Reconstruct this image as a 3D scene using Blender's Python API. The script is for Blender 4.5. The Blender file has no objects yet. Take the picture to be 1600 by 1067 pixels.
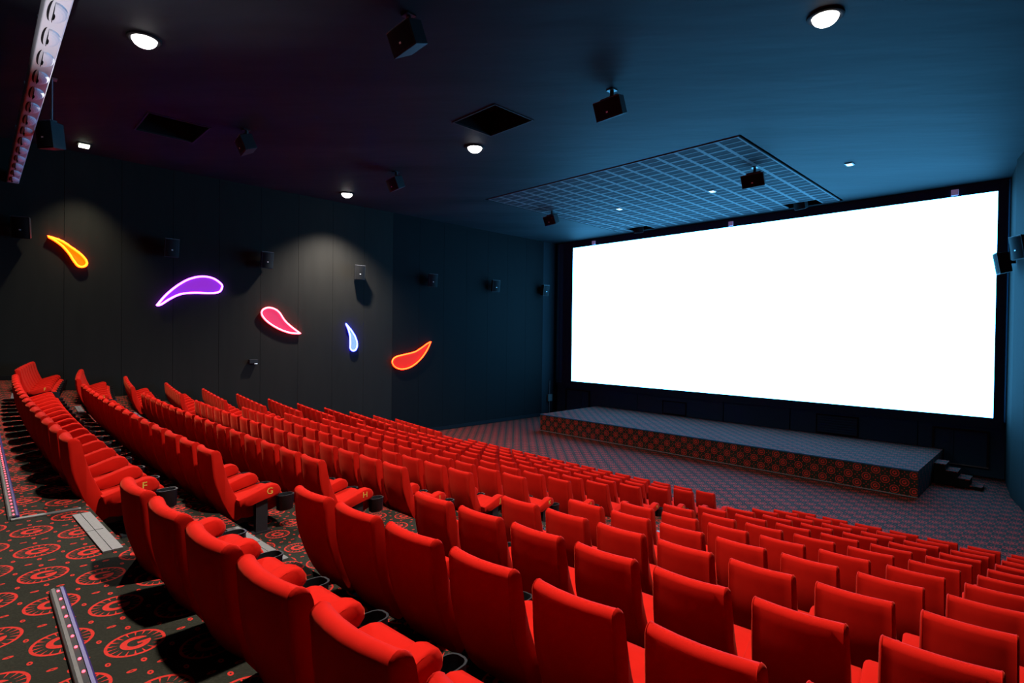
import bpy, bmesh, math, random
from mathutils import Vector, Matrix
random.seed(7)
S = 0.6            # one seat width in metres; all room figures below are in seat widths
ZC = 7.77          # camera height above the front floor, in seat widths
sc = bpy.context.scene
COL = sc.collection

# ------------------------------------------------------------------ camera
cd = bpy.data.cameras.new('camera')
cam = bpy.data.objects.new('camera', cd); COL.objects.link(cam)
cd.sensor_width = 36; cd.lens = 851.884 / 1600 * 36; cd.clip_end = 200; cd.clip_start = .02
r_ = Vector((0.70160124, 0.71245935, 0.01254524)); u_ = Vector((-0.0168408, -0.0010217, 0.99985766))
f_ = Vector((-0.71237075, 0.70171264, -0.01128156))
M = Matrix((r_, u_, -f_)).transposed().to_4x4()
M.translation = (0, 0, ZC * S)
cam.matrix_world = M
sc.camera = cam

# ------------------------------------------------------------------ world, exposure
w = bpy.data.worlds.new('world'); sc.world = w; w.use_nodes = True
w.node_tree.nodes['Background'].inputs[0].default_value = (0, 0, 0, 1)
w.node_tree.nodes['Background'].inputs[1].default_value = 0
sc.view_settings.view_transform = 'Standard'
try: sc.view_settings.look = 'None'
except Exception: pass
sc.view_settings.gamma = 1; sc.view_settings.use_curve_mapping = False
sc.view_settings.exposure = 0.0
LAMP_W = 3400.0                # house lamps
FLOOD_W = 2200.0               # added flood lamp under the duct
LAMP_COL = (1.0, 0.93, 0.86)
SCREEN_COL = (0.085, 0.49, 1.0); SCREEN_E = 12.6
sc.cycles.max_bounces = 5; sc.cycles.diffuse_bounces = 2; sc.cycles.glossy_bounces = 2
sc.cycles.sample_clamp_indirect = 4.0
sc.cycles.caustics_reflective = False; sc.cycles.caustics_refractive = False

def P(x, y, z): return Vector((x * S, y * S, (z + ZC) * S))

# ------------------------------------------------------------------ materials
class NT:
    def __init__(s, name):
        s.m = bpy.data.materials.new(name); s.m.use_nodes = True
        s.t = s.m.node_tree; s.b = s.t.nodes['Principled BSDF']
    def new(s, t, **k):
        n = s.t.nodes.new(t)
        for a, v in k.items(): setattr(n, a, v)
        return n
    def link(s, a, b): s.t.links.new(a, b)
    def put(s, sock, v):
        if isinstance(v, bpy.types.NodeSocket): s.link(v, sock)
        else: sock.default_value = v
    def ma(s, op, a, b=None, c=None, clamp=False):
        n = s.new('ShaderNodeMath', operation=op, use_clamp=clamp); s.put(n.inputs[0], a)
        if b is not None: s.put(n.inputs[1], b)
        if c is not None: s.put(n.inputs[2], c)
        return n.outputs[0]
    def ve(s, op, a, b=None, out=0):
        n = s.new('ShaderNodeVectorMath', operation=op); s.put(n.inputs[0], a)
        if b is not None: s.put(n.inputs[1], b)
        return n.outputs['Value'] if op in ('LENGTH', 'DOT_PRODUCT') else n.outputs[0]
    def mixc(s, f, a, b):
        n = s.new('ShaderNodeMix', data_type='RGBA'); s.put(n.inputs[0], f); s.put(n.inputs[6], a); s.put(n.inputs[7], b)
        return n.outputs[2]
    def mixv(s, f, a, b):
        n = s.new('ShaderNodeMix', data_type='VECTOR'); s.put(n.inputs[0], f); s.put(n.inputs[4], a); s.put(n.inputs[5], b)
        return n.outputs[1]
    def noise(s, scale, detail=3, vec=None, rough=.5):
        n = s.new('ShaderNodeTexNoise'); n.inputs['Scale'].default_value = scale
        n.inputs['Detail'].default_value = detail; n.inputs['Roughness'].default_value = rough
        if vec is not None: s.link(vec, n.inputs['Vector'])
        return n.outputs['Fac']
    def obj(s): return s.new('ShaderNodeTexCoord').outputs['Object']
    def pos(s): return s.new('ShaderNodeNewGeometry').outputs['Position']
    def bump(s, h, strength=.3, dist=.02):
        n = s.new('ShaderNodeBump'); n.inputs['Strength'].default_value = strength; n.inputs['Distance'].default_value = dist
        s.link(h, n.inputs['Height']); s.link(n.outputs[0], s.b.inputs['Normal'])
    def set(s, col=None, rough=None, metal=None, spec=None, em=None, es=None, sheen=None, stint=None, srough=None):
        I = s.b.inputs
        if col is not None: s.put(I['Base Color'], col if isinstance(col, bpy.types.NodeSocket) else (*col, 1))
        if rough is not None: s.put(I['Roughness'], rough)
        if metal is not None: I['Metallic'].default_value = metal
        if spec is not None: I['Specular IOR Level'].default_value = spec
        if em is not None: I['Emission Color'].default_value = (*em, 1); I['Emission Strength'].default_value = es
        if sheen is not None:
            I['Sheen Weight'].default_value = sheen; I['Sheen Tint'].default_value = (*stint, 1); I['Sheen Roughness'].default_value = srough
        return s

def simple(name, col, rough=.6, metal=0, spec=.3, em=None, es=0, var=.12, scale=30):
    n = NT(name)
    f = n.noise(scale, 3, n.obj())
    c = n.mixc(f, tuple(max(0, x * (1 - var)) for x in col) + (1,), tuple(x * (1 + var) for x in col) + (1,))
    n.set(c, rough, metal, spec, em, es)
    return n.m

def velvet():
    n = NT('red_velvet')
    f = n.noise(9, 4, n.obj(), .6)
    c = n.mixc(f, (.32, .0055, .0028, 1), (.42, .0085, .0042, 1))
    n.set(c, .85, 0, .03, sheen=.20, stint=(1, .16, .07), srough=.35)
    n.bump(n.noise(420, 2, n.obj()), .12, .002)
    return n.m

def carpet(name, base=(.021, .0205, .014), red=(.34, .020, .014), off=(-7.976, .494), voff=(-11.68, -6.68), pitch=.82):
    n = NT(name)
    pos = n.pos()
    geo = n.new('ShaderNodeNewGeometry')
    sp = n.new('ShaderNodeSeparateXYZ'); n.link(pos, sp.inputs[0])
    sn = n.new('ShaderNodeSeparateXYZ'); n.link(geo.outputs['True Normal'], sn.inputs[0])
    k = 1 / (pitch * S)
    # floor: letter up = -X, right = +Y ; upright faces: right = X, up = Z
    fu = n.ma('MULTIPLY', n.ma('SUBTRACT', sp.outputs[1], off[1] * S), k)
    fv = n.ma('MULTIPLY', n.ma('SUBTRACT', off[0] * S, sp.outputs[0]), k)
    wu = n.ma('MULTIPLY', n.ma('SUBTRACT', n.ma('ADD', sp.outputs[0], n.ma('MULTIPLY', sp.outputs[1], n.ma('ABSOLUTE', sn.outputs[0]))), voff[0] * S), k)
    wv = n.ma('MULTIPLY', n.ma('SUBTRACT', sp.outputs[2], (voff[1] + ZC) * S), k)
    flat = n.ma('GREATER_THAN', n.ma('ABSOLUTE', sn.outputs[2]), .5)
    def comb(a, b):
        c = n.new('ShaderNodeCombineXYZ'); n.put(c.inputs[0], a); n.put(c.inputs[1], b); return c.outputs[0]
    uv = n.mixv(flat, comb(wu, wv), comb(fu, fv))
    def near(p, o1, o2):
        def lat(o):
            v = n.ve('ADD', p, (o[0] + .5, o[1] + .5, 0))
            v = n.ve('FRACTION', v)
            return n.ve('SUBTRACT', v, (.5, .5, 0))
        a, b = lat(o1), lat(o2)
        sel = n.ma('LESS_THAN', n.ve('LENGTH', b), n.ve('LENGTH', a))
        return n.mixv(sel, a, b)
    e = near(uv, (0, 0), (.5, .5))
    s1 = n.new('ShaderNodeSeparateXYZ'); n.link(e, s1.inputs[0])
    R = .245
    x = n.ma('MULTIPLY', s1.outputs[0], 1 / R); y = n.ma('MULTIPLY', s1.outputs[1], 1 / R)
    r = n.ma('SQRT', n.ma('ADD', n.ma('MULTIPLY', x, x), n.ma('MULTIPLY', y, y)))
    th = n.ma('ARCTAN2', y, x)
    def band(v, a, b): return n.ma('MULTIPLY', n.ma('GREATER_THAN', v, a), n.ma('LESS_THAN', v, b))
    ring = band(r, .89, 1.0)
    # pointed petals: ticks that widen towards the ring
    pet = n.ma('ABSOLUTE', n.ma('SINE', n.ma('MULTIPLY', th, 9)))
    tick = n.ma('MULTIPLY', band(r, .60, .89), n.ma('LESS_THAN', pet, n.ma('MULTIPLY_ADD', r, 1.1, -.60)))
    # letter G: open ring + bar
    g = band(r, .27, .50)
    gap = n.ma('MULTIPLY', n.ma('MULTIPLY', n.ma('GREATER_THAN', x, .08), n.ma('GREATER_THAN', y, -.02)), n.ma('LESS_THAN', y, .24))
    g = n.ma('MULTIPLY', g, n.ma('SUBTRACT', 1, gap))
    bar = n.ma('MULTIPLY', band(x, .06, .50), band(y, -.13, .03))
    m = n.ma('MAXIMUM', n.ma('MAXIMUM', ring, tick), n.ma('MAXIMUM', g, bar))
    # little drops in the gaps between the emblems
    h = near(uv, (.5, 0), (0, .5))
    h = n.ve('ABSOLUTE', h)
    s2 = n.new('ShaderNodeSeparateXYZ'); n.link(h, s2.inputs[0])
    def drop(cx, cy, ax, ay):
        dx = n.ma('MULTIPLY', n.ma('SUBTRACT', s2.outputs[0], cx), 1 / ax)
        dy = n.ma('MULTIPLY', n.ma('SUBTRACT', s2.outputs[1], cy), 1 / ay)
        return band(n.ma('SQRT', n.ma('ADD', n.ma('MULTIPLY', dx, dx), n.ma('MULTIPLY', dy, dy))), .35, 1.0)
    m = n.ma('MAXIMUM', m, n.ma('MAXIMUM', n.ma('MAXIMUM', drop(.115, .0, .040, .022), drop(.0, .13, .024, .036)), drop(.25, .25, .022, .034)))
    pile = n.noise(90, 3, pos)
    wear = n.noise(1.3, 4, pos)
    bs = n.mixc(n.ma('MULTIPLY_ADD', pile, .9, n.ma('MULTIPLY_ADD', wear, .8, -.75)), (*[c * .60 for c in base], 1), (*[c * 1.7 for c in base], 1))
    rd = n.mixc(pile, (*[c * .75 for c in red], 1), (*[c * 1.2 for c in red], 1))
    n.set(n.mixc(m, bs, rd), .95, 0, .05)
    n.bump(pile, .5, .006)
    return n.m

def wall_mat(name, col, rough=.8, spec=.04):
    n = NT(name)
    mp = n.new('ShaderNodeMapping'); mp.inputs['Scale'].default_value = (2.5, 2.5, .35); n.link(n.pos(), mp.inputs['Vector'])
    f = n.noise(1.6, 5, mp.outputs[0], .6)
    c = n.mixc(f, (*[x * .8 for x in col], 1), (*[x * 1.2 for x in col], 1))
    n.set(c, rough, 0, spec); n.bump(n.noise(160, 2, n.pos()), .15, .004)
    return n.m

def ceil_mat():
    n = NT('ceiling_paint')
    m0 = n.new('ShaderNodeMapping'); m0.inputs['Rotation'].default_value = (0, 0, -.70); n.link(n.pos(), m0.inputs['Vector'])
    mp = n.new('ShaderNodeMapping'); mp.inputs['Scale'].default_value = (.12, .50, 1); n.link(m0.outputs[0], mp.inputs['Vector'])
    f = n.noise(1.3, 4, mp.outputs[0], .55)
    f = n.ma('MULTIPLY_ADD', f, 1.5, -.25, clamp=True)
    c = n.mixc(f, (.0040, .0050, .0060, 1), (.0145, .0180, .0205, 1))
    n.set(c, .68, 0, .06); n.bump(f, .22, .10)
    return n.m

MAT = {}
MAT['velvet'] = velvet()
MAT['carpet'] = carpet('patterned_carpet')
MAT['carpet_low'] = carpet('patterned_carpet_front', off=(-11.2, 25.35))
MAT['wall'] = wall_mat('charcoal_wall', (.0105, .0100, .0088))
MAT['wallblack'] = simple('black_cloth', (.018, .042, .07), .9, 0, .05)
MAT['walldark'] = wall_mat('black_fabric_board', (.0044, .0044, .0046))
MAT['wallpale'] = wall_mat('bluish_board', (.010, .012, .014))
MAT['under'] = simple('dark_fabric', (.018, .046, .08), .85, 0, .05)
MAT['ceil'] = ceil_mat()
MAT['tile'] = simple('tile_rim', (.060, .062, .066), .7, 0, .14)
MAT['perf'] = simple('perforated_field', (.020, .021, .024), .8, 0, .03, var=.25, scale=60)
MAT['black'] = simple('black_plastic', (.012, .013, .015), .38, 0, .4)
MAT['blacksoft'] = simple('black_box', (.008, .0085, .0095), .6, 0, .16)
MAT['grille'] = simple('speaker_grille', (.007, .0074, .008), .7, 0, .06, var=.4, scale=220)
MAT['edge'] = simple('speaker_edge', (.10, .10, .11), .5, 0, .4)
MAT['steel'] = simple('ribbed_aluminium', (.095, .09, .085), .6, .3, .5, var=.25, scale=40)
MAT['badge'] = simple('speaker_badge', (.75, .75, .75), .4, .3, .5)
MAT['white'] = simple('white_paint', (.36, .36, .38), .45, 0, .4, var=.04)
MAT['hole'] = simple('dark_opening', (.004, .004, .005), .8, 0, .1)
MAT['gold'] = simple('gold_thread', (.55, .33, .05), .5, 0, .3)
MAT['lilac'] = simple('lilac_tag', (.62, .50, .80), .7, 0, .2, em=(.45, .36, .75), es=.15)  # faint glow put in for screen light falling on the paper
MAT['lens'] = simple('lamp_lens', (.9, .9, .9), .4, 0, .3, (1.0, .96, .92), 14)
MAT['lenssmall'] = simple('small_lamp_lens', (.9, .9, .9), .4, 0, .3, (.95, 1.0, .72), 6)
MAT['slotlens'] = simple('slot_lens', (.85, .88, .9), .35, 0, .4, (.75, .9, 1), 1.0)
MAT['led'] = simple('red_led', (.6, .02, .02), .4, 0, .3, (1.0, .05, .08), 7)
MAT['purplerail'] = simple('violet_rail', (.022, .014, .10), .4, .2, .4)  # even violet colour of the strip's front rail
MAT['grey'] = simple('grey_box', (.09, .09, .09), .5, 0, .3)
def screen_mat():
    n = NT('lit_screen'); n.set((.8, .8, .8), .9, 0, 0, SCREEN_COL, SCREEN_E); return n.m
MAT['screen'] = screen_mat()

# ------------------------------------------------------------------ helpers
def obj(name, bm, mats, parent=None, smooth=False, loc=None, rz=0):
    me = bpy.data.meshes.new(name); bm.normal_update(); bm.to_mesh(me); bm.free()
    for m in (mats if isinstance(mats, (list, tuple)) else [mats]): me.materials.append(m)
    if smooth:
        me.polygons.foreach_set('use_smooth', [True] * len(me.polygons))
        try: me.set_sharp_from_angle(angle=math.radians(50))
        except Exception: pass
    return inst(name, me, parent, loc, rz)
def inst(name, me, parent=None, loc=None, rz=0):
    o = bpy.data.objects.new(name, me); COL.objects.link(o)
    if parent is not None: o.parent = parent
    if loc is not None: o.location = loc
    if rz: o.rotation_euler = (0, 0, rz)
    return o
def empty(name, label, cat, loc, rz=0, group=None):
    o = bpy.data.objects.new(name, None); COL.objects.link(o); o.empty_display_size = .1
    o.location = loc; o.rotation_euler = (0, 0, rz)
    return tag(o, label, cat, group)
def tag(o, label, cat, group=None):
    o['label'] = label; o['category'] = cat
    if group: o['group'] = group
    return o
def struct(o, label=None, cat=None):
    o['kind'] = 'structure'
    if label: o['label'] = label
    if cat: o['category'] = cat
    return o
def box(bm, a, b, mi=0, T=None):
    xs, ys, zs = zip(a, b)
    v = [bm.verts.new(Vector((x, y, z)) if T is None else T @ Vector((x, y, z))) for x in (min(xs), max(xs)) for y in (min(ys), max(ys)) for z in (min(zs), max(zs))]
    for q in ((0, 1, 3, 2), (4, 6, 7, 5), (0, 4, 5, 1), (2, 3, 7, 6), (0, 2, 6, 4), (1, 5, 7, 3)):
        f = bm.faces.new([v[i] for i in q]); f.material_index = mi
def bevel(bm, w, seg=2):
    bmesh.ops.bevel(bm, geom=list(bm.edges), offset=w, segments=seg, profile=.6, affect='EDGES')
def bxp(a, b, bev=0):       # box in seat-width room units
    bm = bmesh.new(); box(bm, P(*a), P(*b))
    if bev: bevel(bm, bev)
    return bm
def cyl(bm, p0, p1, r, n=10, r1=None, cap=True):
    p0, p1 = Vector(p0), Vector(p1); d = (p1 - p0); q = d.to_track_quat('Z', 'Y').to_matrix()
    r1 = r if r1 is None else r1
    A = [bm.verts.new(p0 + q @ Vector((r * math.cos(t), r * math.sin(t), 0))) for t in [2 * math.pi * i / n for i in range(n)]]
    B = [bm.verts.new(p1 + q @ Vector((r1 * math.cos(t), r1 * math.sin(t), 0))) for t in [2 * math.pi * i / n for i in range(n)]]
    for i in range(n): bm.faces.new((A[i], A[(i + 1) % n], B[(i + 1) % n], B[i]))
    if cap: bm.faces.new(A[::-1]); bm.faces.new(B)
def tube(bm, pts, r, n=8, closed=False):
    N = len(pts); rings = []
    for i, p in enumerate(pts):
        a = pts[(i - 1) % N] if closed or i > 0 else p; b = pts[(i + 1) % N] if closed or i < N - 1 else p
        d = (b - a).normalized(); q = d.to_track_quat('Z', 'X').to_matrix()
        # keep a steady frame: the outlines lie in planes x = const
        nx = Vector((1, 0, 0)); ny = d.cross(nx).normalized(); nx = ny.cross(d).normalized()
        rings.append([bm.verts.new(p + r * (math.cos(t) * nx + math.sin(t) * ny)) for t in [2 * math.pi * k / n for k in range(n)]])
    for i in range(N if closed else N - 1):
        A, B = rings[i], rings[(i + 1) % N]
        for k in range(n): bm.faces.new((A[k], A[(k + 1) % n], B[(k + 1) % n], B[k]))
    if not closed: bm.faces.new(rings[0][::-1]); bm.faces.new(rings[-1])
def extr(prof, w, ts, curve=0.0, taper=None):
    """profile (y,z) carried across the width; ts = [(t, scale)], t in -1..1"""
    bm = bmesh.new(); cy = sum(p[0] for p in prof) / len(prof); cz = sum(p[1] for p in prof) / len(prof)
    rings = []
    for t, s in ts:
        ring = []
        for (y, z) in prof:
            # shrink towards the section's own middle line near the ends (rounded cap)
            yy, zz = cy + (y - cy) * s, cz + (z - cz) * (1 - (1 - s) * .35)
            ww = w / 2 * (taper(z) if taper else 1)
            ring.append(bm.verts.new((t * ww * S, (yy - curve * (1 - t * t)) * S, zz * S)))
        rings.append(ring)
    n = len(prof)
    for A, B in zip(rings, rings[1:]):
        for i in range(n): bm.faces.new((A[i], A[(i + 1) % n], B[(i + 1) % n], B[i]))
    bm.faces.new(rings[0][::-1]); bm.faces.new(rings[-1])
    bmesh.ops.recalc_face_normals(bm, faces=bm.faces)
    return bm
def copy_tree(o, parent=None):
    c = o.copy(); COL.objects.link(c)
    if parent is not None: c.parent = parent
    for ch in KIDS.get(o.name, []): copy_tree(ch, c)
    return c
KIDS = {}

# ------------------------------------------------------------------ the room shell
CEIL = 9.1; XL = -35.6; YB = -9.0; YF = 41.5; WALK = -2.46; RP = 1.868; STEP = .4364
def yrow(i, X):
    y = .791 + RP * i + .00268 * (X + 17.8) ** 2
    if X < -28.3: y += .05 * (-28.3 - X)
    return y
def xright(Y): return -1.85 + .22 * (37.1 - Y) if Y < 37.1 else -1.85 - .12 * (Y - 37.1)
def ztop(i): return -1.565 - STEP * i
def tread(i): return -3.10 - .4278 * i
def seat_h(i): return ztop(i) - tread(i)
NR = 12
NX = 48
def xs_at(yc):  # x samples for arcs
    a = XL; b = 8.5
    return [a + (b - a) * k / NX for k in range(NX + 1)]
floor = obj('floor', bxp((XL - .3, 20.5, -8.0), (4, YF + .2, -7.806)), MAT['carpet_low']); struct(floor, 'carpeted floor in front of the stage, dark with red ring emblems', 'floor')
bm = bmesh.new()
xs = xs_at(0)
a = [bm.verts.new(P(x, YB, WALK)) for x in xs]; b = [bm.verts.new(P(x, yrow(0, x) + .16, WALK)) for x in xs]
for k in range(NX): bm.faces.new((a[k], a[k + 1], b[k + 1], b[k]))
ldg = obj('cross_aisle', bm, MAT['carpet'], floor)
for i in range(NR):
    bm = bmesh.new()
    zu = WALK if i == 0 else tread(i - 1)
    u = [bm.verts.new(P(x, yrow(i, x) + .16, zu)) for x in xs]
    a = [bm.verts.new(P(x, yrow(i, x) + .16, tread(i))) for x in xs]
    b = [bm.verts.new(P(x, yrow(i + 1, x) + .16, tread(i))) for x in xs]
    for k in range(NX):
        bm.faces.new((u[k], a[k], a[k + 1], u[k + 1])); bm.faces.new((a[k], b[k], b[k + 1], a[k + 1]))
    if i == NR - 1:
        c = [bm.verts.new(P(x, yrow(i + 1, x) + .16, -7.9)) for x in xs]
        for k in range(NX): bm.faces.new((b[k], c[k], c[k + 1], b[k + 1]))
    bmesh.ops.recalc_face_normals(bm, faces=bm.faces)
    obj('row_step', bm, MAT['carpet'], floor)
# step nosings across the two aisles
AISLES = [(-9.15, -7.4), (-28.0, -25.75)]
for ai, (xa, xb) in enumerate(AISLES):
    for i in range(NR):
        zu = WALK if i == 0 else tread(i - 1)
        xm = (xa + xb) / 2; y = yrow(i, xm) + .1
        ang = math.atan(2 * .00268 * (xm + 17.8))
        bm = bmesh.new()
        T = Matrix.Translation(P(xm, y, zu)) @ Matrix.Rotation(ang, 4, 'Z')
        L = (xb - xa) / 2 * S
        for (c0, c1) in ((-L, -.005), (.005, L)):
            box(bm, (c0, -.105, .001), (c1, -.056, .014), 0, T); box(bm, (c0, -.052, .001), (c1, -.004, .014), 0, T)
        box(bm, (-L, -.004, -.035), (L, .008, .014), 0, T)
        obj('step_nosing', bm, MAT['steel'], floor)

# ceiling: a slab cut by its openings
PAN = (-27.5, -10.35, 24.35, 40.5)
HAT = [(-29.7, -26.9, 5.1, 7.5), (-18.6, -15.9, 14.55, 16.8)]
holes = [PAN] + HAT
cx = sorted({XL - .3, 9.0, *[h[0] for h in holes], *[h[1] for h in holes]}); cy = sorted({YB - .2, YF + .2, *[h[2] for h in holes], *[h[3] for h in holes]})
bm = bmesh.new()
for x0, x1 in zip(cx, cx[1:]):
    for y0, y1 in zip(cy, cy[1:]):
        mx, my = (x0 + x1) / 2, (y0 + y1) / 2
        if any(h[0] < mx < h[1] and h[2] < my < h[3] for h in holes): continue
        bm.faces.new([bm.verts.new(P(x, y, CEIL)) for x, y in ((x0, y0), (x0, y1), (x1, y1), (x1, y0))])
for h in holes:      # sides of the openings
    d = .35 if h is PAN else 1.1
    q = [(h[0], h[2]), (h[1], h[2]), (h[1], h[3]), (h[0], h[3])]
    for (x0, y0), (x1, y1) in zip(q, q[1:] + q[:1]):
        f = bm.faces.new([bm.verts.new(P(*c)) for c in ((x0, y0, CEIL), (x1, y1, CEIL), (x1, y1, CEIL + d), (x0, y0, CEIL + d))]); f.material_index = 1
    f = bm.faces.new([bm.verts.new(P(x, y, CEIL + d)) for x, y in q]); f.material_index = 1
bmesh.ops.remove_doubles(bm, verts=bm.verts, dist=1e-5)
ceiling = struct(obj('ceiling', bm, [MAT['ceil'], MAT['hole']]), 'dark painted ceiling of the auditorium', 'ceiling')
for h in HAT:
    bm = bmesh.new()
    t = .06
    for a_, b_ in (((h[0], h[2]), (h[1], h[2] + t)), ((h[0], h[3] - t), (h[1], h[3])), ((h[0], h[2] + t), (h[0] + t, h[3] - t)), ((h[1] - t, h[2] + t), (h[1], h[3] - t))):
        box(bm, P(a_[0], a_[1], CEIL - .03), P(b_[0], b_[1], CEIL + .05))
    obj('hatch_frame', bm, MAT['blacksoft'], ceiling)
# acoustic tiles: each tile is a rim and two recessed perforated fields
NTX, NTY = 16, 12
gap = .16
x0, x1, y0, y1 = PAN[0] + gap, PAN[1] - gap, PAN[2] + gap, PAN[3] - gap
tw, td = (x1 - x0) / NTX, (y1 - y0) / NTY
def tile_mesh():
    bm = bmesh.new(); W, D = tw * S * .992, td * S * .995
    rx, ry, dz = .085 * S, .075 * S, .006
    xsn = [-W / 2, -W / 2 + rx, W / 2 - rx, W / 2]; ysn = [-D / 2, -D / 2 + ry, -ry / 2, ry / 2, D / 2 - ry, D / 2]
    V = [[bm.verts.new((x, y, 0)) for y in ysn] for x in xsn]
    for i in range(3):
        for j in range(5):
            q = (V[i][j], V[i][j + 1], V[i + 1][j + 1], V[i + 1][j])
            if i == 1 and j in (1, 3):
                u = [bm.verts.new(v.co + Vector((0, 0, dz))) for v in q]
                for k in range(4): bm.faces.new((q[k], q[(k + 1) % 4], u[(k + 1) % 4], u[k]))
                f = bm.faces.new(u); f.material_index = 1
            else: bm.faces.new(q)
    for (p, q) in (((0, 0), (0, 5)), ((0, 5), (3, 5)), ((3, 5), (3, 0)), ((3, 0), (0, 0))):
        A, B = V[p[0]][p[1]], V[q[0]][q[1]]
        C = bm.verts.new(B.co + Vector((0, 0, .04))); Dv = bm.verts.new(A.co + Vector((0, 0, .04)))
        bm.faces.new((A, B, C, Dv))
    me = bpy.data.meshes.new('ceiling_tile'); bm.to_mesh(me); bm.free(); me.materials.append(MAT['tile']); me.materials.append(MAT['perf'])
    return me
tm = tile_mesh()
RECESS = [(NTX - 3, NTY - 1), (NTX - 2, NTY - 1), (2, NTY - 1), (1, NTY - 1)]
for i in range(NTX):
    for j in range(NTY):
        if (i, j) in RECESS: continue
        inst('ceiling_tile', tm, ceiling, P(x0 + (i + .5) * tw, y0 + (j + .5) * td, CEIL - .02))

# left wall with upright boards
wl = struct(obj('wall_left', bxp((XL - .5, YB, -8.0), (XL - .06, YF, CEIL + .02)), MAT['wall']), 'charcoal left wall of upright boards', 'wall')
k = -4
while True:
    y0_ = .81 + 2.4 * k; y1_ = min(y0_ + 2.385, YF)
    if y0_ > YF: break
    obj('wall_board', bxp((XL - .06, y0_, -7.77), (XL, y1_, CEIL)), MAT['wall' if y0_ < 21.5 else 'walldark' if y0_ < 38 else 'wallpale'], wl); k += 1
bl = bmesh.new(); box(bl, P(XL, 24.3, -7.77), P(XL + .06, YF, -7.5))
struct(obj('baseboard_left', bl, MAT['hole']))
# baseboard along the cross aisle
struct(obj('baseboard_aisle', bxp((XL, YB, WALK), (XL + .06, yrow(0, XL) + .1, WALK + .22)), MAT['hole']))
# right wall: splayed, boards along it
def rwall(bm, ya, yb, zl, zh, th, shift=0):
    xa, xb = xright(ya) + shift, xright(yb) + shift
    lo = [bm.verts.new(P(*c)) for c in ((xa, ya, zl), (xb, yb, zl), (xb + th, yb, zl), (xa + th, ya, zl))]
    hi = [bm.verts.new(v.co + Vector((0, 0, (zh - zl) * S))) for v in lo]
    for q in range(4): bm.faces.new((lo[q], lo[(q + 1) % 4], hi[(q + 1) % 4], hi[q]))
    bm.faces.new(lo[::-1]); bm.faces.new(hi)
    bmesh.ops.recalc_face_normals(bm, faces=bm.faces)
bm = bmesh.new(); rwall(bm, YB, 37.1, -8.0, CEIL + .02, .5, .06); rwall(bm, 37.1, YF, -8.0, CEIL + .02, .5, .06)
wr = struct(obj('wall_right', bm, MAT['wall']), 'blue lit charcoal right wall splaying outwards', 'wall')
yy = 37.1
while yy > YB:
    bm = bmesh.new(); rwall(bm, max(yy - 2.385, YB), yy, -7.77, CEIL, .06)
    obj('wall_board', bm, MAT['wall'], wr); yy -= 2.4
struct(obj('wall_back', bxp((XL - .5, YB - .4, -8.0), (9.5, YB, CEIL + .1)), MAT['blacksoft']), 'dark wall behind the back rows', 'wall')
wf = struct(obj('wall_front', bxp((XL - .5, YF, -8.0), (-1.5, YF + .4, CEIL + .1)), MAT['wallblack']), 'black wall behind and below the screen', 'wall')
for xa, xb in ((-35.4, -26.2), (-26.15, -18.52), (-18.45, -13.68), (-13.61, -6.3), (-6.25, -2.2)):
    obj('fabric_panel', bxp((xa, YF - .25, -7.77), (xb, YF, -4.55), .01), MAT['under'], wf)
# doors under the screen
def door(name, x0, x1, xm, z0, z1, lab):
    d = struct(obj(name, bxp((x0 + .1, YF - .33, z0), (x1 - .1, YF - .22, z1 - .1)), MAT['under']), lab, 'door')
    bm = bmesh.new()
    box(bm, P(x0, YF - .40, z0), P(x0 + .1, YF - .2, z1)); box(bm, P(x1 - .1, YF - .40, z0), P(x1, YF - .2, z1)); box(bm, P(x0 + .1, YF - .40, z1 - .1), P(x1 - .1, YF - .2, z1))
    obj('door_frame', bm, MAT['blacksoft'], d)
    obj('door_mullion', bxp((xm - .1, YF - .38, z0), (xm + .1, YF - .3, z1 - .1)), MAT['wallblack'], d)
    obj('threshold', bxp((x0, YF - .42, z0 - .06), (x1, YF - .2, z0)), MAT['edge'], d)
    return d
door('door_1', -5.55, -2.95, -4.65, -7.2, -5.15, 'low black double door right of the stage under the screen')
door('door_2', -34.2, -31.3, -32.35, -7.2, -5.12, 'low black double door left of the stage under the screen')

# ------------------------------------------------------------------ the screen
scr = obj('cinema_screen', bxp((-33.4, 41.0, -4.33), (-2.8, 41.06, 8.46)), MAT['screen'])
tag(scr, 'huge blank white lit cinema screen framed in black above the stage', 'screen')
for a_, b_ in (((-34.6, 40.98, -4.9), (-33.4, 41.2, CEIL - .02)), ((-2.8, 40.98, -4.9), (-2.36, 41.2, CEIL - .02)), ((-33.4, 40.98, 8.46), (-2.8, 41.2, CEIL - .02)), ((-33.4, 40.98, -4.9), (-2.8, 41.2, -4.33))):
    obj('masking', bxp(a_, b_), MAT['wallblack'], scr)
for n_, x in (('leftmost', -30.9), ('middle', -18.0), ('rightmost', -4.7)):
    o = obj('screen_tag', bxp((x - .17, 40.86, 8.52), (x + .17, 40.98, 8.86), .01), MAT['lilac'])
    tag(o, f'small lilac square tag on the black band above the screen, {n_} of three', 'tag', 'lilac tags above the screen')

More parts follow.
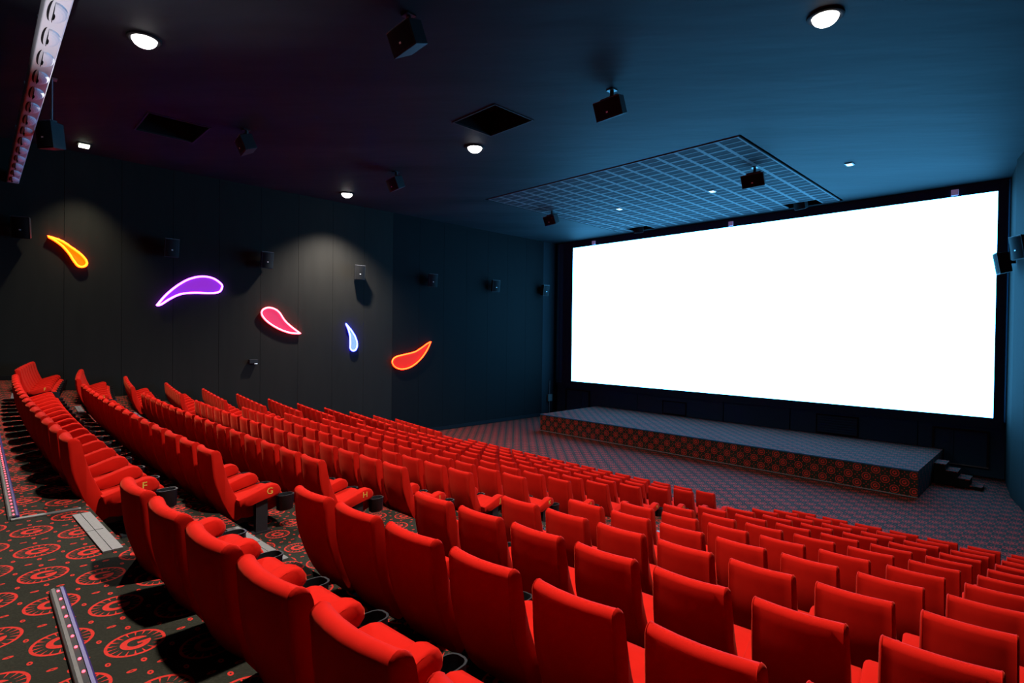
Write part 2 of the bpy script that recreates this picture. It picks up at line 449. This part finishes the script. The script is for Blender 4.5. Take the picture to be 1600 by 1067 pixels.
# ------------------------------------------------------------------ stage
SX0, SX1, SY0, SY1, SZ = -30.15, -4.98, 33.08, YF - .42, -6.42
bm = bxp((SX0, SY0, -7.77), (SX1, SY1, SZ))
stage = tag(obj('stage', bm, MAT['carpet_low']), 'low carpeted stage with red ring emblems below the screen', 'stage')
obj('edge_trim', bxp((SX0, SY0 - .03, SZ - .07), (SX1, SY0, SZ + .005)), MAT['under'], stage)
obj('base_trim', bxp((SX0, SY0 - .04, -7.77), (SX1, SY0, -7.73)), MAT['grey'], stage)
st = empty('stage_steps', 'small dark carpeted steps at the right end of the stage', 'steps', P(-4.9, 37.9, -7.77))
for k in range(4):
    x = -4.93 + .5 * k; z = -6.66 - .32 * k
    bm = bmesh.new(); c = P(-4.9, 37.9, -7.77)
    box(bm, P(x, 37.35, -7.77) - c, P(x + .5, 38.5, z - .05) - c); obj('riser_block', bm, MAT['hole'], st)
    bm = bmesh.new(); box(bm, P(x, 37.3, z - .05) - c, P(x + .52, 38.55, z) - c); obj('step_tread', bm, MAT['carpet_low'], st)
def vent(x0, x1, z0, z1, lab):
    c = P((x0 + x1) / 2, YF - .25, z0)
    v = empty('wall_vent', lab, 'vent', c)
    bm = bmesh.new(); t = .07
    box(bm, P(x0, YF - .33, z0) - c, P(x0 + t, YF - .25, z1) - c); box(bm, P(x1 - t, YF - .33, z0) - c, P(x1, YF - .25, z1) - c)
    box(bm, P(x0 + t, YF - .33, z1 - t) - c, P(x1 - t, YF - .25, z1) - c); box(bm, P(x0 + t, YF - .33, z0) - c, P(x1 - t, YF - .25, z0 + t) - c)
    obj('vent_frame', bm, MAT['grille'], v)
    n = 7; h = (z1 - z0 - 2 * t) / n
    for k in range(n):
        bm = bmesh.new()
        box(bm, P(x0 + t, YF - .31, z0 + t + h * k + h * .15) - c, P(x1 - t, YF - .27, z0 + t + h * k + h * .85) - c)
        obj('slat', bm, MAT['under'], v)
vent(-11.95, -9.42, SZ + .02, -5.1, 'black slatted vent low on the wall behind the right half of the stage')
vent(-23.7, -21.55, SZ + .02, -5.3, 'black slatted vent low on the wall behind the stage, left of centre')
# cable box in the front left corner
bx_ = empty('junction_box', 'grey junction box on a vertical conduit in the front left corner', 'box', P(XL + .03, 40.2, -6.3))
c = P(XL + .03, 40.2, -6.3)
obj('box_body', bxp((XL + .01, 39.95, -6.4), (XL + .2, 40.55, -5.75)), MAT['grey'], bx_).location = -c
bm = bmesh.new(); cyl(bm, P(XL + .09, 40.25, -7.6) - c, P(XL + .09, 40.25, -4.4) - c, .015); obj('conduit', bm, MAT['grey'], bx_)
# small step light on the left wall
c = P(XL, 12.36, -1.85)
e_ = empty('step_light', 'tiny dark wall light low on the left wall below the pink teardrop', 'light', c)
bm = bmesh.new(); box(bm, P(XL, 12.1, -1.95) - c, P(XL + .22, 12.6, -1.7) - c); bevel(bm, .012); obj('housing', bm, MAT['blacksoft'], e_)
bm = bmesh.new(); box(bm, P(XL + .05, 12.45, -1.99) - c, P(XL + .19, 12.58, -1.95) - c); obj('lens', bm, MAT['slotlens'], e_)

# ------------------------------------------------------------------ neon teardrops on the left wall
TEAR = {
 'amber': ([(2.56, 4.61), (3.07, 4.46), (3.51, 4.15), (3.89, 3.83), (4.09, 3.52), (4.06, 3.32), (3.89, 3.23), (3.73, 3.28), (3.57, 3.51), (3.38, 3.86), (3.13, 4.19), (2.85, 4.43)], (16.0, .60, .02), 1.0, (1.0, .34, .0), .7),
 'purple': ([(7.19, 1.4), (7.58, 1.96), (8.13, 2.54), (8.77, 3.0), (9.43, 3.21), (10.03, 3.15), (10.47, 2.85), (10.51, 2.61), (10.34, 2.36), (9.86, 2.26), (9.1, 2.24), (8.37, 2.12), (7.82, 1.81), (7.43, 1.5)], (6.0, .70, 18.0), 1.0, (.34, .03, .70), .8),
 'pink': ([(15.3, -.06), (14.66, .4), (14.24, .8), (13.93, 1.26), (13.58, 1.5), (13.18, 1.55), (12.88, 1.39), (12.82, 1.17), (12.94, .92), (13.28, .59), (13.89, .23), (14.61, -.02)], (15.0, .52, .75), 1.0, (.85, .05, .17), .8),
 'blue': ([(18.54, .65), (18.91, .26), (19.23, -.19), (19.42, -.7), (19.36, -1.1), (19.13, -1.25), (18.9, -1.08), (18.9, -.65), (18.86, -.19), (18.73, .26)], (.60, .80, 40.0), 1.0, (.36, .62, 1.0), .8),
 'orange': ([(25.85, -.58), (25.47, -1.28), (24.87, -1.97), (24.05, -2.51), (23.19, -2.69), (22.55, -2.48), (22.33, -2.09), (22.61, -1.76), (23.46, -1.57), (24.33, -1.39), (24.93, -1.09), (25.46, -.77)], (15.0, .26, .03), 1.0, (.90, .022, .003), .8),
}
def catmull(p, n=5):
    out = []; N = len(p)
    for i in range(N):
        a, b, c, d = (Vector(p[(i + k) % N]) for k in (-1, 0, 1, 2))
        if i == 0: a = b
        if i == N - 1: d = c
        for j in range(n):
            t = j / n
            out.append(.5 * ((2 * b) + (c - a) * t + (2 * a - 5 * b + 4 * c - d) * t * t + (3 * b - a - 3 * c + d) * t ** 3))
    return out
for nm, (pts, colr, es, fill, fe) in TEAR.items():
    pp = catmull(pts)
    cen = sum(pp, Vector((0, 0))) / len(pp)
    c = P(XL + .02, cen[0], cen[1])
    t = empty('neon_teardrop', f'{nm} glowing neon teardrop on the dark left wall', 'neon light', c, group='neon teardrops on the left wall')
    loc = [Vector((0, (p[0] - cen[0]) * S, (p[1] - cen[1]) * S)) for p in pp]
    def plate(name, x0, x1, mat):
        bm = bmesh.new()
        A = [bm.verts.new(v + Vector((x0 * S, 0, 0))) for v in loc]; B = [bm.verts.new(v + Vector((x1 * S, 0, 0))) for v in loc]
        bm.faces.new(A); bm.faces.new(B[::-1])
        for i in range(len(A)): bm.faces.new((A[i], A[(i + 1) % len(A)], B[(i + 1) % len(A)], B[i]))
        bmesh.ops.triangulate(bm, faces=[f for f in bm.faces if len(f.verts) > 4]); bmesh.ops.recalc_face_normals(bm, faces=bm.faces)
        return obj(name, bm, mat, t)
    plate('face_panel', .0, .10, simple(nm + '_glowing_face', tuple(c_ * .06 for c_ in fill), .6, 0, .1, fill, fe))
    bm = bmesh.new(); tube(bm, [v + Vector((.13 * S, 0, 0)) for v in loc], .052 * S, 8, True)
    obj('neon_tube', bm, simple(nm + '_neon', colr, .5, 0, .1, colr, es), t, smooth=True)

# ------------------------------------------------------------------ loudspeakers
def cabinet(w, h, d, wedge=.72):
    """front at +Y, wedge narrowing to the back; returns body and grille bmeshes about the centre of the back"""
    bm = bmesh.new()
    f = [(-w / 2, d, -h / 2), (w / 2, d, -h / 2), (w / 2, d, h / 2), (-w / 2, d, h / 2)]
    b = [(-w / 2 * wedge, 0, -h / 2 * .92), (w / 2 * wedge, 0, -h / 2 * .92), (w / 2 * wedge, 0, h / 2 * .92), (-w / 2 * wedge, 0, h / 2 * .92)]
    F = [bm.verts.new(v) for v in f]; B = [bm.verts.new(v) for v in b]
    bm.faces.new(F); bm.faces.new(B[::-1])
    for i in range(4): bm.faces.new((F[i], B[i], B[(i + 1) % 4], F[(i + 1) % 4]))
    bmesh.ops.recalc_face_normals(bm, faces=bm.faces); bevel(bm, .012, 2)
    g = bmesh.new(); NXG = 6; m = .03; rows = []
    for z in (-h / 2 + m, h / 2 - m):
        rows.append([g.verts.new((-w / 2 + m + (w - 2 * m) * i / NXG, d + .004 + .035 * (1 - (2 * i / NXG - 1) ** 2), z)) for i in range(NXG + 1)])
        rows.append([g.verts.new((-w / 2 + m + (w - 2 * m) * i / NXG, d - .005, z)) for i in range(NXG + 1)])
    for i in range(NXG):
        g.faces.new((rows[0][i], rows[0][i + 1], rows[2][i + 1], rows[2][i]))
        g.faces.new((rows[1][i], rows[1][i + 1], rows[0][i + 1], rows[0][i])); g.faces.new((rows[2][i], rows[2][i + 1], rows[3][i + 1], rows[3][i]))
    bmesh.ops.recalc_face_normals(g, faces=g.faces)
    return bm, g
def speaker(name, label, at, yaw, pitch, w, h, d, mount, group):
    """mount = 'wall' (arm back to the wall) or a ceiling height for a hanger"""
    e = empty(name, label, 'speaker', at, 0, group)
    R = Matrix.Rotation(yaw, 4, 'Z') @ Matrix.Rotation(pitch, 4, 'X')
    b, g = cabinet(w, h, d)
    b.transform(R); g.transform(R)
    obj('cabinet', b, MAT['blacksoft'], e); obj('grille', g, MAT['grille'], e, smooth=True)
    bm = bmesh.new(); box(bm, (-.022, d + .035, -.075), (.022, d + .046, -.045), 0, R); obj('badge', bm, MAT['badge'], e)
    bm = bmesh.new(); box(bm, (-w / 2, d - .012, h / 2 - .004), (w / 2, d + .006, h / 2 + .006), 0, R); obj('top_edge', bm, MAT['edge'], e)
    if mount == 'wall':
        bm = bmesh.new(); Rw = Matrix.Rotation(yaw, 4, 'Z')
        box(bm, (-.04, -.14, -.05), (.04, .03, .05), 0, Rw)
        obj('bracket', bm, MAT['black'], e)
    else:
        drop = (CEIL - mount) * S
        bm = bmesh.new(); Rz = Matrix.Rotation(yaw, 4, 'Z')
        top = h / 2 + .03
        c0 = R @ Vector((0, d / 2, 0))
        box(bm, (c0.x - .09, c0.y - .09, drop - .02), (c0.x + .09, c0.y + .09, drop)); 
        cyl(bm, (c0.x, c0.y, drop - .01), (c0.x, c0.y, c0.z + h / 2 - .01), .022 if drop > .7 else .045, 10)
        obj('hanger', bm, MAT['edge'] if drop > .7 else MAT['black'], e)
        bm = bmesh.new()
        box(bm, (-w * .30, d * .35, h / 2 - .01), (w * .30, d * .65, h / 2 + .035), 0, R)
        obj('yoke', bm, MAT['black'], e)
    return e
ORD = ['first', 'second', 'third', 'fourth', 'fifth', 'sixth', 'seventh', 'eighth', 'ninth', 'tenth', 'eleventh', 'twelfth', 'thirteenth', 'fourteenth', 'fifteenth', 'sixteenth']
near = ['left of the amber teardrop', 'above the purple teardrop', 'above the pink teardrop', 'above the blue teardrop', 'above the orange teardrop', 'second nearest the screen', 'nearest the screen']
for k, (y, z) in enumerate([(1.7, 4.9), (7.75, 4.68), (12.95, 4.55), (19.35, 4.35), (25.75, 4.3), (32.5, 4.35), (38.9, 4.4)]):
    speaker('wall_speaker', f'black wedge speaker on the left wall, {near[k]}', P(XL + .24, y, z), -math.pi / 2 + (-.35, .05, -.02, -.15, -.3, -.3, -.1)[k], -.16, .72 * S, 1.02 * S, .52 * S, 'wall', 'speakers along the left wall')
speaker('wall_speaker', 'black wedge speaker on the right wall overlapping the edge of the screen', P(-2.02, 36.6, 3.95), math.pi / 2 + .25, -.16, .8 * S, 1.05 * S, .5 * S, 'wall', 'speakers on the right wall')
speaker('wall_speaker', 'black wedge speaker on the right wall cut by the right picture edge', P(-1.18, 32.9, 4.2), math.pi / 2 + .6, -.16, .8 * S, 1.05 * S, .5 * S, 'wall', 'speakers on the right wall')
for (x, y, yaw, lab) in [(-11.9, 17.0, 3.1, 'big black ceiling speaker right of the central lamp, above the ceiling tiles'), (-11.75, 29.8, 3.1, 'black ceiling speaker hanging below the right part of the tiled ceiling panel'),
                    (-26.3, 30.1, 3.0, 'black ceiling speaker at the left edge of the tiled ceiling panel'), (-26.5, 17.1, 3.0, 'black ceiling speaker between the two middle lamps'),
                    (-26.0, 8.95, 3.0, 'dim black ceiling speaker right of the left ceiling hatch'), (-13.3, 9.07, 3.1, 'almost invisible black ceiling speaker at the top centre')]:
    speaker('ceiling_speaker', lab, P(x, y, 8.55), yaw, -.4, 1.2 * S, .68 * S, .55 * S, 8.55, 'speakers hung from the ceiling')
speaker('ceiling_speaker', 'pale topped speaker hanging on a long rod beside the white louvred duct', P(-26.1, 2.2, 7.05), -2.55, -.12, .72 * S, .95 * S, .55 * S, 7.05, 'speakers hung from the ceiling')
# speakers peeping out of the recesses at the screen end of the tiles
for i in (NTX - 2, 2):
    x = x0 + i * tw
    c = P(x, y0 + (NTY - .5) * td, CEIL)
    e = empty('recess_speaker', f'dark speaker poking out of a recess in the tiled ceiling, {"right" if i > 8 else "left"} of two', 'speaker', c, .3 if i < 8 else -.3, 'speakers in the tile recesses')
    b, g = cabinet(.8 * S, .55 * S, .5 * S); R = Matrix.Translation((0, .12, .0)) @ Matrix.Rotation(math.pi, 4, 'Z') @ Matrix.Rotation(-.3, 4, 'X'); b.transform(R); g.transform(R)
    obj('cabinet', b, MAT['blacksoft'], e); obj('grille', g, MAT['grille'], e, smooth=True)
    bm = bmesh.new(); cyl(bm, (0, .02, .12), (0, .02, .2), .03); obj('hanger', bm, MAT['black'], e)

# ------------------------------------------------------------------ lamps
def lamp(x, y, label, power, cone=122):
    c = P(x, y, CEIL)
    e = empty('ceiling_lamp', label, 'lamp', c, 0, 'round house lamps')
    R = .38 * S
    bm = bmesh.new(); n = 24
    prof = [(R * .92, 0), (R * 1.25, 0), (R * 1.25, -.03), (R * 1.1, -.045), (R * .92, -.03)]
    rings = [[bm.verts.new((r * math.cos(2 * math.pi * i / n), r * math.sin(2 * math.pi * i / n), z)) for i in range(n)] for r, z in prof]
    for A, B in zip(rings, rings[1:] + rings[:1]):
        for i in range(n): bm.faces.new((A[i], A[(i + 1) % n], B[(i + 1) % n], B[i]))
    bmesh.ops.recalc_face_normals(bm, faces=bm.faces); obj('trim_ring', bm, MAT['hole'], e, smooth=True)
    bm = bmesh.new()
    bmesh.ops.create_uvsphere(bm, u_segments=20, v_segments=10, radius=R * .92)
    bmesh.ops.delete(bm, geom=[v for v in bm.verts if v.co.z > .02], context='VERTS')
    for v in bm.verts: v.co.z *= .8
    obj('glass_dome', bm, MAT['lens'], e, smooth=True)
    ld = bpy.data.lights.new('bulb', 'SPOT'); ld.energy = power; ld.color = LAMP_COL; ld.spot_size = math.radians(cone); ld.spot_blend = .9; ld.shadow_soft_size = .13
    lo = bpy.data.objects.new('bulb', ld); COL.objects.link(lo); lo.parent = e; lo.location = (0, 0, -R * .80 - .14)
lamp(-20.3, 3.75, 'bright round ceiling lamp at the upper left, nearest the duct', LAMP_W * 1.25, 150)
lamp(-20.25, 17.25, 'bright round ceiling lamp in the middle of the picture by the black hatch', LAMP_W * 1.1, 130)
lamp(-33.0, 17.25, 'bright round ceiling lamp close to the left wall above the blue teardrop', LAMP_W * 1.9, 114)
lamp(-4.9, 17.05, 'bright round ceiling lamp at the upper right above the screen', LAMP_W * 1.0, 126)
lamp(-4.9, 3.75, 'bright round ceiling lamp above the near aisle, beyond the top of the picture', LAMP_W * 1.15, 108)
c = P(-33.9, 3.8, CEIL)
e = empty('slot_lamp', 'small dim greenish slot lamp on the ceiling right of the rod hung speaker', 'lamp', c)
bm = bmesh.new(); box(bm, (-.16, -.16, -.03), (.16, .16, 0)); bevel(bm, .01); obj('housing', bm, MAT['black'], e)
bm = bmesh.new(); box(bm, (-.12, -.12, -.09), (.12, .12, -.03)); bevel(bm, .015); obj('lens', bm, MAT['lenssmall'], e)
ld = bpy.data.lights.new('bulb', 'SPOT'); ld.energy = LAMP_W * .5; ld.color = (1.0, .95, .70); ld.spot_size = math.radians(80); ld.spot_blend = 1.0; ld.shadow_soft_size = .08
lo = bpy.data.objects.new('bulb', ld); COL.objects.link(lo); lo.parent = e; lo.location = (0, 0, -.18)
for (x, y, lab) in [(-22.4, 32.6, 'small white slot light in the tiled ceiling panel, left one'), (-15.5, 32.5, 'small white slot light in the tiled ceiling panel, right one'), (-8.0, 32.25, 'small white slot light in the blue lit ceiling right of the tiles')]:
    c = P(x, y, CEIL - .02)
    e = empty('slot_light', lab, 'light', c, 0, 'unlit slot lights')
    bm = bmesh.new(); box(bm, (-.11, -.15, -.014), (.11, .15, .004)); obj('rim', bm, MAT['black'], e)
    bm = bmesh.new(); box(bm, (-.075, -.11, -.03), (.075, .11, -.014)); obj('lens', bm, MAT['slotlens'], e)  # lens glow stands in for screen light caught by an unlit lens

# ------------------------------------------------------------------ louvred duct along the back
DY0, DY1, DZ = 1.06, 1.50, 7.0
c = P(-20, (DY0 + DY1) / 2, DZ)
duct = empty('louvred_duct', 'white metal duct with half moon louvres at the upper left corner', 'duct', c)
bm = bmesh.new(); box(bm, P(XL + .02, DY0, DZ) - c, P(6.2, DY1, DZ + .5) - c); bevel(bm, .03, 3); obj('duct_body', bm, MAT['white'], duct, smooth=True)
def louvre():
    """half moon scoop: a hood that stands out of the sheet on one side, a dark mouth and a thin slit on the other"""
    n = 12; A, Bw = .50 * S, .25 * S
    bm = bmesh.new(); R = []
    for j in range(6):
        k = math.cos(j / 5 * math.pi / 2); z = -.075 * math.sin(j / 5 * math.pi / 2)
        R.append([bm.verts.new((A * math.cos(math.pi * i / n) * (.35 + .65 * k), Bw * math.sin(math.pi * i / n) * (.12 + .88 * k) - .06 * S, z)) for i in range(n + 1)])
    for P_, Q_ in zip(R, R[1:]):
        for i in range(n): bm.faces.new((P_[i], P_[i + 1], Q_[i + 1], Q_[i]))
    bmesh.ops.recalc_face_normals(bm, faces=bm.faces)
    m1 = bmesh.new()
    m1.faces.new([m1.verts.new((A * .96 * math.cos(math.pi * i / n), Bw * .95 * math.sin(math.pi * i / n) - .06 * S, -.002)) for i in range(n + 1)])
    lo = [m1.verts.new((A * 1.08 * math.cos(math.pi * i / n), -.085 * S - .035 * S * math.sin(math.pi * i / n), -.002)) for i in range(n + 1)]
    hi = [m1.verts.new((A * 1.08 * math.cos(math.pi * i / n), -.085 * S - .075 * S * math.sin(math.pi * i / n) - .006 * S, -.002)) for i in range(n + 1)]
    for i in range(n): m1.faces.new((lo[i], lo[i + 1], hi[i + 1], hi[i]))
    return bm, m1
lb, lh = louvre()
lme = bpy.data.meshes.new('louvre_hood'); lb.to_mesh(lme); lb.free(); lme.materials.append(MAT['white'])
hme = bpy.data.meshes.new('louvre_slot'); lh.to_mesh(hme); lh.free(); hme.materials.append(MAT['hole'])
for k in range(26):
    x = XL + 1.0 + 1.45 * k
    p = P(x, (DY0 + DY1) / 2, DZ) - c
    o = inst('louvre', hme, duct, p); inst('louvre_hood', lme, o)
bm = bmesh.new()
for x in (-33, -27, -21, -15, -9, -3, 3): cyl(bm, P(x, 1.28, DZ + .5) - c, P(x, 1.28, CEIL) - c, .012, 8)
obj('hanger_rods', bm, MAT['edge'], duct)

# added flood lamp on the walkway floor, out of view, lights the duct
c = P(-15.0, -.9, WALK)
e = empty('added_flood_lamp', 'added unseen flood lamp on the walkway floor shining up at the white duct', 'lamp', c)
bm = bmesh.new(); box(bm, (-.12, -.09, 0), (.12, .09, .12)); bevel(bm, .01); obj('housing', bm, MAT['black'], e)
bm = bmesh.new(); box(bm, (-.10, -.07, .12), (.10, .07, .126)); obj('lens', bm, MAT['slotlens'], e)
ld = bpy.data.lights.new('bulb', 'SPOT'); ld.energy = FLOOD_W; ld.color = (.9, .9, 1.0); ld.spot_size = math.radians(58); ld.spot_blend = .7; ld.shadow_soft_size = .05
lo = bpy.data.objects.new('bulb', ld); COL.objects.link(lo); lo.parent = e; lo.location = (0, 0, .19)
lo.rotation_euler = (P(-15.0, 1.0, 7.0) - c).to_track_quat('-Z', 'Y').to_euler()

# ------------------------------------------------------------------ floor lights by the back walkway
def led_strip(x0, x1, y, label):
    c = P((x0 + x1) / 2, y, WALK)
    e = empty('floor_light_strip', label, 'light strip', c, 0, 'floor light strips behind the back row')
    L = (x1 - x0) / 2 * S
    def bar(ys, zs, name, mat):
        bm = bmesh.new(); n = len(ys)
        A = [bm.verts.new((-L, a, b)) for a, b in zip(ys, zs)]; B = [bm.verts.new((L, a, b)) for a, b in zip(ys, zs)]
        for i in range(n): bm.faces.new((A[i], A[(i + 1) % n], B[(i + 1) % n], B[i]))
        bm.faces.new(A[::-1]); bm.faces.new(B); bmesh.ops.recalc_face_normals(bm, faces=bm.faces)
        return obj(name, bm, mat, e)
    bar([-.036, -.034, -.026, -.012, -.012], [0, .018, .028, .030, 0], 'back_rail', MAT['steel'])
    bar([.012, .012, .026, .034, .036], [0, .030, .028, .018, 0], 'front_rail', MAT['purplerail'])
    bar([-.012, -.012, .012, .012], [0, .024, .024, 0], 'channel', MAT['blacksoft'])
    n = max(2, int((x1 - x0) / .20)); bm = bmesh.new(); bmesh.ops.create_icosphere(bm, subdivisions=1, radius=.0075)
    me = bpy.data.meshes.new('led'); bm.to_mesh(me); bm.free(); me.materials.append(MAT['led'])
    for k in range(min(n, 120)):
        inst('led', me, e, (-L + .05 + (2 * L - .1) * k / (n - 1), 0, .026))
led_strip(-6.58, -.4, .55, 'aluminium floor strip of red dots behind the nearest seats, bottom left')
led_strip(-25.5, -9.5, .36, 'aluminium floor strip of red dots behind the middle block of seats')
tag(obj('carpet_trim', bxp((-9.5, .33, WALK), (-9.42, 1.04, WALK + .02), .003), MAT['steel']), 'thin silver carpet trim between the middle block light strip and the seats', 'trim')

# ------------------------------------------------------------------ seats (origin: top of the back, rear edge, middle)
REAR = [(0.0, -.06), (.010, -.16), (.020, -.30), (.036, -.45), (.062, -.58), (.10, -.70), (.15, -.85), (.21, -.99), (.28, -1.13), (.35, -1.235)]
FRONT = [(.40, -1.255), (.47, -1.22), (.485, -1.10), (.43, -.93), (.355, -.77), (.275, -.58), (.225, -.42), (.185, -.28), (.16, -.16), (.145, -.075)]
TOP = [(.125, -.03), (.095, -.008), (.06, 0), (.03, -.010), (.008, -.032)]
TS = [(-1, .80), (-.985, .93), (-.965, 1.0), (-.945, 1.025), (-.93, .99), (-.72, 1), (-.4, 1), (0, 1), (.4, 1), (.72, 1), (.93, .99), (.945, 1.025), (.965, 1.0), (.985, .93), (1, .80)]
TC = [(-1, .72), (-.97, .9), (-.9, 1), (0, 1), (.9, 1), (.97, .9), (1, .72)]
TA = [(-1, .74), (-.88, .92), (-.66, 1.0), (.66, 1.0), (.88, .92), (1, .74)]
def seat_meshes():
    D = {}
    def keep(name, bm, mat, smooth=True):
        o = obj(name, bm, mat, None, smooth); D[name] = o.data; bpy.data.objects.remove(o)
    keep('backrest', extr(REAR + FRONT + TOP, .80, TS, .055, lambda z: 1.0 + .05 * (-z / 1.25) - .03), MAT['velvet'])
    keep('cushion', extr([(.36, -1.0), (.5, -.985), (.8, -.93), (1.03, -.885), (1.12, -.884), (1.19, -.91), (1.22, -.97), (1.215, -1.06), (1.17, -1.14), (1.0, -1.20), (.6, -1.26), (.42, -1.22)], .76, TC), MAT['velvet'])
    keep('armrest', extr([(.36, -.87), (.55, -.805), (.75, -.737), (.89, -.693), (.97, -.69), (1.04, -.72), (1.085, -.79), (1.085, -.86), (1.04, -.905), (.85, -.925), (.65, -.965), (.5, -1.0), (.4, -.985)], .19, TA), MAT['velvet'])
    H = 1.44
    bm = bmesh.new(); box(bm, (-.05 * S, .66 * S, -H * S), (.05 * S, .86 * S, -.91 * S)); box(bm, (-.07 * S, .60 * S, -H * S), (.07 * S, .92 * S, -(H - .03) * S)); keep('leg', bm, MAT['black'], False)
    bm = bmesh.new(); box(bm, (-.3 * S, .42 * S, -1.36 * S), (.3 * S, .98 * S, -1.18 * S)); bevel(bm, .015, 1); keep('seat_pan', bm, MAT['black'], False)
    # cup holder: rounded tub
    bm = bmesh.new(); n = 14
    def ring(s, z):
        return [bm.verts.new((.105 * S * s * math.copysign(abs(math.cos(t)) ** .7, math.cos(t)), (1.19 + .15 * s * math.copysign(abs(math.sin(t)) ** .7, math.sin(t))) * S, z * S)) for t in [2 * math.pi * i / n for i in range(n)]]
    R = [ring(.78, -1.21), ring(.95, -1.19), ring(1.0, -.955), ring(1.06, -.945), ring(1.06, -.93), ring(.92, -.93), ring(.86, -1.1)]
    for A, B in zip(R, R[1:]):
        for i in range(n): bm.faces.new((A[i], A[(i + 1) % n], B[(i + 1) % n], B[i]))
    bm.faces.new(R[0][::-1]); bm.faces.new(R[-1]); bmesh.ops.recalc_face_normals(bm, faces=bm.faces)
    keep('cup_holder', bm, MAT['black'])
    return D
SM = seat_meshes()
def letter_mesh(ch):
    cu = bpy.data.curves.new('row_letter', 'FONT'); cu.body = ch; cu.size = .16 * S; cu.extrude = .0015; cu.align_x = 'CENTER'; cu.align_y = 'CENTER'
    cu.resolution_u = 3
    o = bpy.data.objects.new('row_letter', cu); COL.objects.link(o)
    dg = bpy.context.evaluated_depsgraph_get(); me = bpy.data.meshes.new_from_object(o.evaluated_get(dg))
    bpy.data.objects.remove(o); me.materials.clear(); me.materials.append(MAT['gold']); return me
LET = 'FGHIJKLMNOPQ'
LM = [letter_mesh(ch) for ch in LET]
# blocks: (name, left corners from the aisle outwards)
BL = [('near', [-7.053 + k for k in range(7)]), ('middle', [-10.764 - .99 * k for k in range(16)]), ('far', [-29.35 - .99 * k for k in range(7)])]
seats = []
for r in range(NR):
    for bn, xsb in BL:
        for k, xl in enumerate(xsb):
            X = xl + .405
            y = yrow(r, X); a = math.atan(2 * .00268 * (X + 17.8) - (.05 if X < -28.3 else 0))
            seats.append((X ** 2 + y ** 2 + ztop(r) ** 2, r, bn, k, X, y, a, len(xsb)))
seats.sort(key=lambda s: s[0])
ROWN = ['back row', 'second row from the back', 'third row from the back', 'fourth row from the back', 'fifth row from the back', 'sixth row from the back', 'sixth row from the front', 'fifth row from the front', 'fourth row from the front', 'third row from the front', 'second row from the front', 'front row']
def seat_parts(r, bn, k, n):
    """(mesh name, dx)"""
    out = [('backrest', 0), ('cushion', 0), ('seat_pan', 0), ('armrest', .497), ('leg', .497), ('cup_holder', .497)]
    left_end = (bn == 'near' and k == 0) or (bn != 'near' and k == n - 1)
    if left_end: out += [('armrest', -.5), ('leg', -.5), ('cup_holder', -.5)]
    return out
for d2, r, bn, k, X, y, a, n in seats[:300]:
    if bn == 'near': wh = f'{ORD[k]} seat right of the near aisle'
    elif bn == 'middle': wh = f'{ORD[k]} seat left of the near aisle'
    else: wh = f'{ORD[k]} seat left of the far aisle'
    lab = f'red velvet {wh}, {ROWN[r]}'
    e = empty('cinema_chair', lab, 'chair', P(X, y, ztop(r)), a, f'red velvet seats in the {ROWN[r]}')
    for nm, dx in seat_parts(r, bn, k, n):
        o = inst(nm, SM[nm], e, (dx * S, 0, 0))
        if nm == 'leg':     # the tread below each row sets the leg's length
            k_ = (seat_h(r) - .91) / (1.44 - .91); o.scale = (1, 1, k_); o.location.z = -.91 * S * (1 - k_)
        if nm == 'armrest' and k == 0 and bn != 'near':
            l = inst('row_letter', LM[r], o, (.096 * S, .88 * S, -.80 * S)); l.rotation_euler = (math.pi / 2, 0, math.pi / 2)
            l['label'] = f'gold letter {LET[r]}'
# the smallest, most distant seats as one
bmx = bmesh.new()
for d2, r, bn, k, X, y, a, n in seats[300:]:
    T = Matrix.Translation(P(X, y, ztop(r))) @ Matrix.Rotation(a, 4, 'Z')
    for nm, dx in seat_parts(r, bn, k, n):
        me = SM[nm].copy(); me.transform(T @ Matrix.Translation((dx * S, 0, 0)))
        mi = 0 if nm in ('backrest', 'cushion', 'armrest') else 1
        st_ = len(bmx.faces); bmx.from_mesh(me); bmx.faces.ensure_lookup_table()
        for f in bmx.faces[st_:]: f.material_index = mi
        bpy.data.meshes.remove(me)
o = obj('distant_seats', bmx, [MAT['velvet'], MAT['black']], None, True)
tag(o, 'farthest red velvet seats, front rows beside the left wall', 'seats'); o['kind'] = 'stuff'
